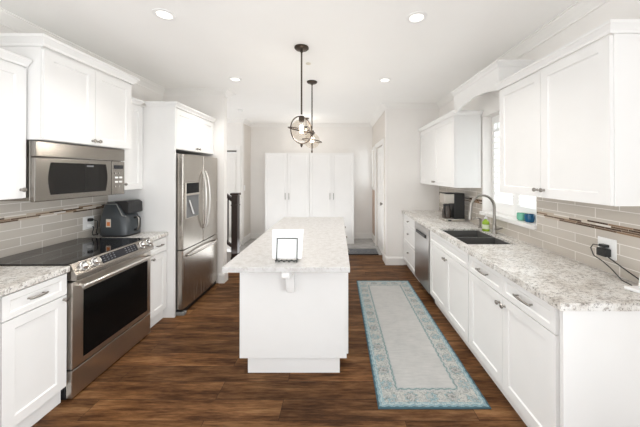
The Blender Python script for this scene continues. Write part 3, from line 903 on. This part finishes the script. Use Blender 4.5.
m = MB().tube([(-1.752, RY_0+0.03, 0.760), (-1.742, RY_0+0.10, 0.763), (-1.738, (RY_0+RY_1)/2, 0.764), (-1.742, RY_1-0.10, 0.763), (-1.752, RY_1-0.03, 0.760)], 0.0125, 14)
for y in (RY_0+0.055, RY_1-0.055):
    m.tube([(-1.7995, y, 0.760), (-1.748, y, 0.761)], 0.010, 12)
t.p('handle', m, M_bright, od, True)
t.p('drawer', MB().box(-1.842, -1.800, RY_0+0.004, RY_1-0.004, 0.012, 0.196, 0.004, 2), M_steel)
t.p('kick_plate', MB().box(-2.3, -1.845, RY_0+0.01, RY_1-0.01, 0.001, 0.0195), M_black)

# ------------------------------------------------------------------ microwave
MX = -2.035
t = Thing('microwave', 'stainless over-the-range microwave mounted under the cabinet', 'microwave', (-2.24, 2.16, 1.34))
MY0, MY1, MZ0, MZ1 = 1.780, 2.530, 1.342, 1.762
t.p('body', MB().box(XL+0.010, MX-0.036, MY0, MY1, MZ0+0.008, MZ1, 0.003), M_mwsteel)
t.p('vent_panel', MB().box(MX-0.0355, MX, MY0, MY1, 1.652, MZ1-0.001, 0.006, 2), M_mwsteel)
do = t.p('door', MB().box(MX-0.0355, MX, MY0, 2.383, MZ0, 1.646, 0.006, 2), M_mwsteel)
def roundrect(y0, y1, z0, z1, bow, n=8):
    pts = []
    for k in range(n+1):
        a = k/n
        pts.append((y0 + bow*(1-math.sin(PI*a)), z0 + (z1-z0)*a))
    for k in range(n+1):
        a = 1-k/n
        pts.append((y1 - bow*(1-math.sin(PI*a)), z0 + (z1-z0)*a))
    return pts
win = [(y, z) for y, z in roundrect(1.862, 2.338, 1.385, 1.615, 0.016)]
t.p('door_window', MB().prism(win, 0, MX+0.0003, MX+0.002), M_mwglass, do)
t.p('badge', MB().box(MX+0.0021, MX+0.0028, 2.145, 2.205, 1.589, 1.602), M_print, do)
pa = t.p('control_panel', MB().box(MX-0.0355, MX, 2.387, MY1, MZ0, 1.646, 0.006, 2), M_mwsteel)
t.p('clock_display', MB().box(MX+0.0003, MX+0.002, 2.406, 2.508, 1.578, 1.612), M_screen, pa)
for r in range(4):
    for c in range(2):
        b = MB().box(MX+0.0003, MX+0.006, 2.416+c*0.046, 2.448+c*0.046, 1.530-r*0.040, 1.547-r*0.040, 0.002)
        t.p('button', b, M_whitepl if r in (1, 2) else M_mwsteel, pa)

# ------------------------------------------------------------------ refrigerator
FXf = -1.672
FY0, FY1 = 2.866, 3.690
FM = (FY0+FY1)/2
t = Thing('refrigerator', 'stainless french-door refrigerator with bottom freezer and ice dispenser', 'refrigerator', (-2.05, FM, 0))
t.p('body', MB().box(XL+0.03, -1.752, FY0+0.004, FY1-0.004, 0.04, 1.755, 0.004), mat('fridge_grey_case', (0.30, 0.295, 0.285), 0.45, 0.4))
def fdoor(y0, y1, z0, z1, bulge=0.012):
    n = 8
    pts = [(-1.748, y0), (FXf-0.012, y0)]
    for k in range(n+1):
        a = k/n
        yy = y0 + 0.008 + (y1-y0-0.016)*a
        g = (yy-FM)/((FY1-FY0)/2)
        pts.append((FXf + bulge*(1-g*g) - 0.004, yy))
    pts += [(FXf-0.012, y1), (-1.748, y1)]
    return MB().prism(pts, 2, z0, z1, 0.003, 2)
dl = t.p('door', fdoor(FY0, FM-0.002, 0.708, 1.748), M_steelv)
dR = t.p('door', fdoor(FM+0.002, FY1, 0.708, 1.748), M_steelv)
fz = t.p('freezer_drawer', fdoor(FY0, FY1, 0.065, 0.697), M_steelv)
for s, d in ((-1, dl), (1, dR)):
    y = FM + s*0.028
    pts = []
    for k in range(13):
        a = k/12
        z = 0.865 + 0.70*a
        pts.append((FXf+0.014 + 0.052*math.sin(PI*a)**0.6, y + s*0.018*math.sin(PI*a), z))
    t.p('handle', MB().tube(pts, 0.0115, 12), M_bright, d, True)
pts = []
for k in range(13):
    a = k/12
    pts.append((FXf+0.010 + 0.050*math.sin(PI*a)**0.6, FY0+0.07 + (FY1-FY0-0.14)*a, 0.625 + 0.012*math.sin(PI*a)))
t.p('handle', MB().tube(pts, 0.0115, 12), M_bright, fz, True)
dx = FXf + 0.0085
ds = t.p('dispenser', MB().box(FXf-0.004, dx, 2.905, 3.168, 1.035, 1.432, 0.004), M_steel, dl)
o = MB().box(dx+0.0002, dx+0.004, 2.909, 3.164, 1.312, 1.428)
o.box(dx+0.0041, dx+0.0048, 3.02, 3.06, 1.36, 1.40)
t2 = o.done('touch_panel', M_ovenblack, ds, t.org)
MB().box(dx+0.0002, dx+0.0025, 2.912, 3.161, 1.042, 1.292).done('cavity', mat('dispenser_grey', (0.16, 0.165, 0.17), 0.4), ds, t.org)
MB().box(dx+0.0028, dx+0.016, 2.915, 3.158, 1.290, 1.312, 0.003).done('chute_lip', M_steel, ds, t.org)
MB().prism([(2.935, 1.24), (2.962, 1.24), (3.052, 1.075), (3.020, 1.072)], 0, dx+0.0028, dx+0.012).done('paddle', M_chrome, ds, t.org)
m = MB().box(-1.80, FXf-0.02, FY0+0.01, FY1-0.01, 0.008, 0.055)
t.p('base_grille', m, M_black)
t.p('foot', MB().box(-1.765, FXf+0.012, FY0-0.002, FY0+0.05, 0.0005, 0.035, 0.006, 2), M_rubber)

# ------------------------------------------------------------------ island
IX0, IX1, IY0, IY1 = -0.772, 0.080, 1.765, 3.78
t = Thing('kitchen_island', 'white kitchen island cabinet standing in the middle of the floor', 'island', (-0.345, 2.9, 0))
t.p('body', MB().box(-0.752, 0.066, 2.030, IY1-0.03, 0.125, CT0-0.001, 0.002), M_cab)
t.p('toe_kick', MB().box(-0.695, 0.013, 2.052, IY1-0.08, 0.0, 0.1245), M_cab)
cb = [(2.0295, 0.874), (1.80, 0.874), (1.795, 0.845), (1.80, 0.825), (1.83, 0.812), (1.86, 0.815), (1.885, 0.828)]
for k in range(1, 7):
    a = k/6*PI/2
    cb.append((1.885 + 0.09*math.sin(a), 0.828 - 0.115*(1-math.cos(a))))
cb += [(1.978, 0.68), (1.985, 0.650), (2.005, 0.638), (2.0295, 0.640)]
t.p('corbel', MB().prism(cb, 0, -0.385, -0.329, 0.003, 1), M_cab)
f = FL(0.066)
for a, b in ((2.06, 2.62), (2.62, 3.18), (3.18, 3.74)):
    d = t.p('door', MB().front(f, a+0.002, b-0.002, 0.14, 0.86, 0.0005, 0.013, 0.058, 0.006), M_cab)
    knob(t, f, b-0.03, 0.78, 0.0135, d)
single('island_worktop', MB().box(IX0, IX1, IY0, IY1, CT0, CT1, 0.004, 2), M_granite_pale, 'pale granite worktop on the island', 'countertop', (-0.345, 2.77, CT0))

# wire easel and white booklet on it
EX, EY = -0.362, 1.890
t = Thing('display_easel', 'small dark wire easel on the near end of the island worktop', 'easel', (EX, EY, CT1))
z = CT1
lean = 0.16
def ep(x, h, off=0.0):
    return (EX+x, EY+0.010+h*lean+off, z+h)
m = MB()
w = 0.072
t.p('front_frame', MB().tube([ep(-w, 0.008, -0.030), ep(w, 0.008, -0.030), ep(w, 0.158, -0.030), ep(-w, 0.158, -0.030)], 0.0052, 8, True), M_wire)
for s in (-1, 1):
    t.p('foot', MB().tube([(EX+s*w, EY-0.036, z+0.004), (EX+s*w, EY-0.02, z+0.010), (EX+s*w, EY+0.02, z+0.012), (EX+s*w, EY+0.09, z+0.004)], 0.004, 8), M_wire)
pts = [(EX-w-0.006+0.006*k, EY-0.036, z+0.012+0.007*math.sin(k*PI/3)) for k in range(0, 27)]
t.p('scroll_rail', MB().tube(pts, 0.0032, 6), M_wire)
t.p('back_leg', MB().tube([ep(0, 0.14, 0.032), (EX, EY+0.13, z+0.004)], 0.004, 8), M_wire)
m = MB()
A = [ep(x, h, o) for (x, h, o) in ((-0.103, 0.018, -0.016), (0.103, 0.018, -0.016), (0.112, 0.215, -0.016), (-0.112, 0.215, -0.016))]
B = [(p[0], p[1]+0.014, p[2]) for p in A]
va = [m.bm.verts.new(p) for p in A]; vb = [m.bm.verts.new(p) for p in B]
m.bm.faces.new(va); m.bm.faces.new(vb)
for i in range(4): m.bm.faces.new((va[i], va[(i+1) % 4], vb[(i+1) % 4], vb[i]))
single('booklet', m, M_paper, 'blank white booklet leaning on the wire easel', 'booklet', (EX, EY+0.02, z+0.02))

# ------------------------------------------------------------------ rug, mat
rc = ((RX0+RX1)/2, (RY0+RY1)/2, 0)
m = MB().box(RX0, RX1, RY0, RY1, 0.0005, 0.009, 0.002)
single('runner_rug', m, M_rug, 'pale grey runner rug with a blue patterned border beside the island', 'rug', rc)
t = Thing('door_mat', 'dark grey mat on the foyer floor at the edge of the wood', 'mat', (0.2, 5.16, 0))
t.p('pile', MB().box(-0.35, 0.765, 5.01, 5.36, 0.0005, 0.016, 0.003), M_mat)
t.p('binding', MB().box(-0.35, 0.765, 4.982, 5.0095, 0.0005, 0.018, 0.003), M_black)

# ------------------------------------------------------------------ wardrobes against the far wall
for i, (x0, x1) in enumerate(((-1.585, -0.6195), (-0.6175, 0.348))):
    t = Thing('wardrobe', ('white two-door wardrobe against the far wall, left of the pair', 'white two-door wardrobe against the far wall, right of the pair')[i], 'wardrobe', ((x0+x1)/2, 6.0, 0), 'far wall wardrobes')
    f = FN(5.772)
    t.p('carcass', MB().box(x0, x1, 5.772, YF-0.02, 0.0005, 1.978), M_ward)
    xm = (x0+x1)/2
    for s, (a, b) in ((1, (x0, xm)), (-1, (xm, x1))):
        d = t.p('door', MB().front(f, a+0.003, b-0.003, 0.06, 1.972, 0.001, 0.018, 0.055, 0.004), M_ward)
        u = b-0.04 if s == 1 else a+0.04
        m = MB().tube([f(u, 0.045, 0.965), f(u, 0.045, 1.105)], 0.006, 8)
        for zz in (0.985, 1.085): m.tube([f(u, 0.0192, zz), f(u, 0.045, zz)], 0.005, 8)
        t.p('handle', m, M_nickel, d, True)

# ------------------------------------------------------------------ stair rail and stairs
t = Thing('stair_railing', 'dark espresso newel post with sloping handrail at the foot of the stairs', 'railing', (-1.715, 4.4, 0))
nx, ny = -1.700, 4.40
m = MB()
m.box(nx-0.052, nx+0.052, ny-0.052, ny+0.052, 0.0005, 1.17, 0.004)
m.box(nx-0.058, nx+0.058, ny-0.058, ny+0.058, 0.0006, 0.16, 0.004)
m.box(nx-0.058, nx+0.058, ny-0.058, ny+0.058, 1.00, 1.02, 0.003)
t.p('newel_post', m, M_espresso)
t.p('post_cap', MB().box(nx-0.068, nx+0.068, ny-0.068, ny+0.068, 1.171, 1.21, 0.010, 2), M_espresso)
sl_ = 0.78
def rail(z0, h, w, ln):
    m = MB()
    x1 = nx-0.053
    return m.prism([(x1, z0), (x1, z0+h), (x1-ln, z0+h+ln*sl_), (x1-ln, z0+ln*sl_)], 1, ny-w/2, ny+w/2, 0.004)
t.p('handrail', rail(1.06, 0.065, 0.06, 0.9), M_espresso)
t.p('bottom_rail', rail(0.30, 0.05, 0.05, 0.9), M_espresso)
for k in range(7):
    xx = nx-0.053-0.07-k*0.125
    dz = (nx-0.053-xx)*sl_
    t.p('baluster', MB().box(xx-0.009, xx+0.009, ny-0.009, ny+0.009, 0.352+dz+0.008, 1.058+dz-0.008), M_espresso)
m = MB()
for k in range(6):
    m.box(-2.08-0.25*k-0.25, -2.08-0.25*k+0.03, 4.55, 5.60, 0.0005 + 0.18*k, 0.18*(k+1))
struct('stairs', m, M_trim)
st = MB().prism([(-1.80, 0.0005), (-1.80, 0.24), (-2.6, 0.24+0.8*sl_), (-2.6, 0.0005)], 1, 4.46, 4.54)
struct('trim_9', st, M_trim)

# ------------------------------------------------------------------ ceiling fittings
def pendant(x, y, label, rod_len, rz, tilt, group='pendant lights', scale=1.0, gl=None):
    t = Thing('pendant_light', label, 'pendant light', (x, y, CZ), group)
    t.p('canopy', MB().lathe([(0, 0), (0.066, 0), (0.066, -0.010), (0.055, -0.020), (0.014, -0.026), (0.012, -0.045), (0, -0.045)], (x, y, CZ-0.0005), 28), M_bronze, None, True)
    zc = CZ - rod_len - 0.125*scale
    t.p('rod', MB().tube([(x, y, CZ-0.045), (x, y, CZ-rod_len+0.02)], 0.0075, 12), M_bronze, None, True)
    R0 = 0.125*scale
    c = Vector((x, y, zc))
    def ring(R, rot, r=0.0055):
        pts = [c + rot @ Vector((R*math.cos(a), R*math.sin(a), 0)) for a in [2*PI*k/48 for k in range(48)]]
        return MB().tube(pts, r, 8, True, 1.0)
    Rz = Matrix.Rotation(rz, 3, 'Z')
    t.p('ring', ring(R0, Rz @ Matrix.Rotation(PI/2, 3, 'X')), M_bronze, None, True)
    t.p('ring', ring(R0*0.985, Rz @ Matrix.Rotation(tilt, 3, 'X')), M_bronze, None, True)
    t.p('socket', MB().lathe([(0, 0.0), (0.022, 0.0), (0.026, -0.012), (0.026, -0.045), (0.019, -0.055), (0, -0.055)], (x, y, zc+R0+0.004), 18), M_bronze, None, True)
    t.p('glass_globe', MB().lathe([(0.028*scale, 0.094*scale)] + [(0.098*scale*math.sin(a), 0.098*scale*math.cos(a)) for a in [0.32+(PI-0.32)*k/18 for k in range(18)]] + [(0.0, -0.098*scale)], c, 28), M_globe, None, True)
    t.p('bulb', MB().lathe([(0, 0.052), (0.010, 0.050), (0.012, 0.03), (0.022, 0.005), (0.022, -0.008), (0.014, -0.022), (0, -0.026)], (x, y, zc), 18), M_bulb, None, True)
    t.p('finial', MB().lathe([(0, 0.004), (0.010, 0.002), (0.012, -0.012), (0.007, -0.03), (0, -0.034)], (x, y, zc-R0), 14), M_bronze, None, True)
    d = bpy.data.lights.new('bulb_light', 'POINT'); d.energy = 7.5*scale; d.color = (1, 0.96, 0.91); d.shadow_soft_size = 0.03
    lo = bpy.data.objects.new('bulb_light', d); C.objects.link(lo); lo.location = (x, y, zc-0.055)
    return t
pendant(-0.336, 2.44, 'bronze orb pendant light over the island, nearer of the two on long rods', 0.640, math.radians(48), 0.30)
pendant(-0.330, 3.36, 'bronze orb pendant light over the island, farther of the two on long rods', 0.625, math.radians(97), 0.16)
pendant(-0.676, 5.60, 'small bronze pendant on a short rod in the foyer, behind the island pendants', 0.17, 0.3, 0.2, scale=0.62)
for x, y, lb in ((-1.27, 1.933, 'round recessed ceiling light nearest the over-microwave cabinet'), (0.585, 1.97, 'round recessed ceiling light above the rug, nearer the camera'),
             (-1.27, 3.27, 'round recessed ceiling light in front of the refrigerator'), (0.586, 3.30, 'round recessed ceiling light toward the far end of the rug')):
    t = Thing('recessed_light', lb, 'ceiling light', (x, y, CZ), 'recessed ceiling lights')
    t.p('trim_ring', MB().lathe([(0.050, 0.0), (0.050, -0.004), (0.060, -0.007), (0.076, -0.004), (0.078, 0.0)], (x, y, CZ-0.0003), 32), M_whitepl, None, True)
    t.p('lens', MB().lathe([(0, -0.0015), (0.0495, -0.0015), (0.0495, -0.0035), (0, -0.0035)], (x, y, CZ-0.0003), 28), M_lens, None, True)
    d = bpy.data.lights.new('downlight', 'AREA'); d.shape = 'DISK'; d.size = 0.1; d.energy = 5.2; d.spread = math.radians(115); d.color = (1, 0.97, 0.93)
    lo = bpy.data.objects.new('downlight', d); C.objects.link(lo); lo.location = (x, y, CZ-0.012)
single('smoke_detector', MB().lathe([(0, 0), (0.05, 0), (0.05, -0.015), (0.035, -0.032), (0, -0.034)], (-1.79, 4.86, CZ-0.0005), 24), M_whitepl, 'small white round detector on the hall ceiling above the stair post', 'detector', (-1.79, 4.86, CZ), None, True)
single('ceiling_sprinkler', MB().lathe([(0, 0), (0.028, 0), (0.028, -0.005), (0.010, -0.012), (0, -0.014)], (-0.315, 2.80, CZ-0.0005), 20), mat('sprinkler_cream', (0.72, 0.67, 0.57), 0.4), 'tiny cream ceiling plate between the two long pendant lights', 'ceiling plate', (-0.315, 2.80, CZ), None, True)

# ------------------------------------------------------------------ air fryer, outlets, small things
AX, AY = -2.195, 2.690
t = Thing('air_fryer', 'dark grey air fryer with a front handle on the counter beside the range', 'air fryer', (AX, AY, CT1))
z = CT1
def loftbox(secs):
    """secs: (z, x0, x1, y0, y1, r) rounded rectangles lofted upwards"""
    m = MB(); rows = []
    for zz, x0, x1, y0, y1, r in secs:
        ring = []
        for cx, cy, a0 in ((x1-r, y1-r, 0), (x0+r, y1-r, PI/2), (x0+r, y0+r, PI), (x1-r, y0+r, 1.5*PI)):
            for k in range(6):
                a = a0 + PI/2*k/5
                ring.append(m.bm.verts.new((cx+r*math.cos(a), cy+r*math.sin(a), zz)))
        rows.append(ring)
    for A, B in zip(rows, rows[1:]):
        n = len(A)
        for k in range(n): m.bm.faces.new((A[k], A[(k+1) % n], B[(k+1) % n], B[k]))
    m.bm.faces.new(list(reversed(rows[0]))); m.bm.faces.new(rows[-1])
    return m
y0, y1 = AY-0.112, AY+0.112
t.p('base', loftbox([(z+0.001, AX-0.1320, AX+0.1320, y0+0.01, y1-0.01, 0.04), (z+0.018, AX-0.1400, AX+0.1376, y0, y1, 0.05)]), M_black, None, True)
t.p('body', loftbox([(z+0.0185, AX-0.1480, AX+0.1376, y0-0.004, y1+0.004, 0.06), (z+0.16, AX-0.1456, AX+0.1360, y0-0.004, y1+0.004, 0.06), (z+0.22, AX-0.1376, AX+0.0960, y0, y1, 0.06), (z+0.315, AX-0.1160, AX+0.0440, y0+0.012, y1-0.012, 0.06), (z+0.338, AX-0.1000, AX+0.0280, y0+0.03, y1-0.03, 0.05)]), M_grayplastic, None, True)
t.p('rim', MB().tube([(AX-0.1120, y0+0.008, z+0.322), (AX+0.0360, y0+0.008, z+0.322), (AX+0.0680, y0+0.002, z+0.265), (AX+0.1000, y0-0.004, z+0.212), (AX+0.1376, y0-0.005, z+0.205)], 0.0045, 8), M_rubber, None, True)
t.p('control_head', MB().prism([(AX+0.052, z+0.318), (AX-0.02, z+0.343), (AX+0.105, z+0.350), (AX+0.138, z+0.330), (AX+0.142, z+0.225), (AX+0.100, z+0.222)], 1, y0+0.030, y1-0.01, 0.008, 2), M_black)
pts = [(AX+0.1344, AY, z+0.175), (AX+0.1640, AY, z+0.185), (AX+0.1800, AY, z+0.168), (AX+0.1800, AY, z+0.085), (AX+0.1640, AY, z+0.055), (AX+0.1344, AY, z+0.052)]
t.p('handle', MB().tube(pts, 0.013, 12), M_black, None, True)
t.p('handle_trim', MB().tube([(p[0]+0.003, p[1]-0.010, p[2]) for p in pts[1:-1]], 0.0065, 8), M_nickel, None, True)
sk = t.p('sticker', MB().box(AX-0.0544, AX-0.0080, y0-0.0062, y0-0.0052, z+0.100, z+0.178), mat('sticker_white', (0.75, 0.66, 0.56), 0.5))
t.p('print', MB().box(AX-0.0464, AX-0.0160, y0-0.0070, y0-0.0064, z+0.112, z+0.150), M_orange, sk)

# left outlet + cord
t = Thing('wall_outlet', 'white wall outlet behind the air fryer', 'outlet', (XL+0.009, 2.665, 1.06), 'wall outlets')
LY = 2.60
t.p('plate', MB().box(XL+0.0088, XL+0.014, LY-0.055, LY+0.06, 0.99, 1.115, 0.002), M_whitepl)
t = Thing('power_plug', 'black plug and cord in the upper socket of the outlet behind the air fryer', 'plug', (XL+0.02, LY, 1.06))
t.p('plug_body', MB().box(XL+0.0145, XL+0.048, LY-0.014, LY+0.018, 1.066, 1.096, 0.004, 2), M_black)
t.p('cord', MB().tube([(XL+0.046, LY+0.015, 1.08), (XL+0.075, LY+0.030, 1.065), (XL+0.072, LY+0.034, 1.00), (XL+0.06, LY+0.034, 0.945), (XL+0.075, LY+0.038, 0.932)], 0.0045, 8), M_cord, None, True)
t = Thing('power_plug', 'white plug in the lower socket of the outlet behind the air fryer', 'plug', (XL+0.02, LY, 1.0))
t.p('plug_body', MB().box(XL+0.0145, XL+0.058, LY-0.016, LY+0.016, 1.008, 1.040, 0.006, 2), M_whitepl)
t.p('cord', MB().tube([(XL+0.056, LY, 1.018), (XL+0.072, LY-0.004, 1.000), (XL+0.062, LY-0.012, 0.955), (XL+0.064, LY-0.004, 0.932), (XL+0.09, LY+0.02, 0.932)], 0.0045, 8), M_cord, None, True)

# right outlet + adapter
OY = 1.672
t = Thing('wall_outlet', 'white double wall outlet on the right backsplash above the worktop', 'outlet', (XR-0.01, OY, 1.06), 'wall outlets')
o = t.p('plate', MB().box(XR-0.0145, XR-0.0088, OY-0.058, OY+0.058, 1.005, 1.130, 0.002), M_whitepl)
for dy in (-0.026, 0.026):
    t.p('socket', MB().box(XR-0.0165, XR-0.0146, OY+dy-0.017, OY+dy+0.017, 1.033, 1.102, 0.001), M_whitepl, o)
t = Thing('power_adapter', 'black power adapter plugged into the right backsplash outlet', 'adapter', (XR-0.03, OY, 1.03))
t.p('adapter_body', MB().box(XR-0.056, XR-0.017, OY-0.034, OY+0.026, 1.018, 1.068, 0.005, 2), M_black)
t.p('cord', MB().tube([(XR-0.045, OY-0.034, 1.025), (XR-0.045, OY-0.08, 1.005), (XR-0.04, 1.53, 0.975), (XR-0.035, 1.48, 0.952), (XR-0.035, 1.45, 0.935)], 0.0035, 8), M_cord, None, True)
t = Thing('power_plug', 'small black plug with looped cord above the adapter in the right outlet', 'plug', (XR-0.03, OY+0.01, 1.09))
t.p('plug_body', MB().box(XR-0.05, XR-0.017, OY-0.022, OY+0.018, 1.074, 1.092, 0.004, 2), M_black)
t.p('cord', MB().tube([(XR-0.05, OY+0.0, 1.083), (XR-0.064, OY+0.035, 1.083), (XR-0.062, OY+0.055, 1.055), (XR-0.062, OY+0.035, 1.012), (XR-0.04, OY+0.0, 0.985), (XR-0.03, OY-0.04, 0.955), (XR-0.06, 1.54, 0.9185), (XR-0.08, 1.47, 0.9185)], 0.003, 8), M_cord, None, True)
# white charging stand cut by the right frame edge
t = Thing('charging_stand', 'small white device on the worktop at the right edge of the photo', 'device', (1.62, 1.40, CT1))
t.p('base', MB().prism([(1.545, 1.437), (1.69, 1.437), (1.69, 1.34), (1.57, 1.34)], 2, CT1+0.0005, CT1+0.018, 0.004, 2), M_whitepl)
t.p('upright', MB().prism([(1.40, CT1+0.0185), (1.428, CT1+0.0185), (1.418, CT1+0.10), (1.405, CT1+0.10)], 0, 1.612, 1.685, 0.003, 2), M_whitepl)

# cups on the sill
def cup(y, m, label, r, h):
    x = XR+0.045
    t = Thing('cup', label, 'cup', (x, y, WZ0), 'cups on the window sill')
    t.p('body', MB().lathe([(0, 0.001), (r*0.72, 0.001), (r*0.95, 0.012), (r, h*0.45), (r*0.97, h), (r*0.88, h), (r*0.90, h*0.4), (0, 0.012)], (x, y, WZ0), 24), m, None, True)
cup(2.425, M_teal, 'deep blue rounded cup on the window sill', 0.040, 0.074)
cup(2.525, M_green, 'pale aqua green cup on the window sill, behind the blue one', 0.043, 0.068)

# switch on the far left jog
single('light_switch', MB().box(XLF, XLF+0.006, 5.80, 5.87, 1.15, 1.27, 0.002), M_whitepl, 'white light switch on the beige foyer wall left of the wardrobes', 'switch', (XLF, 5.835, 1.15))
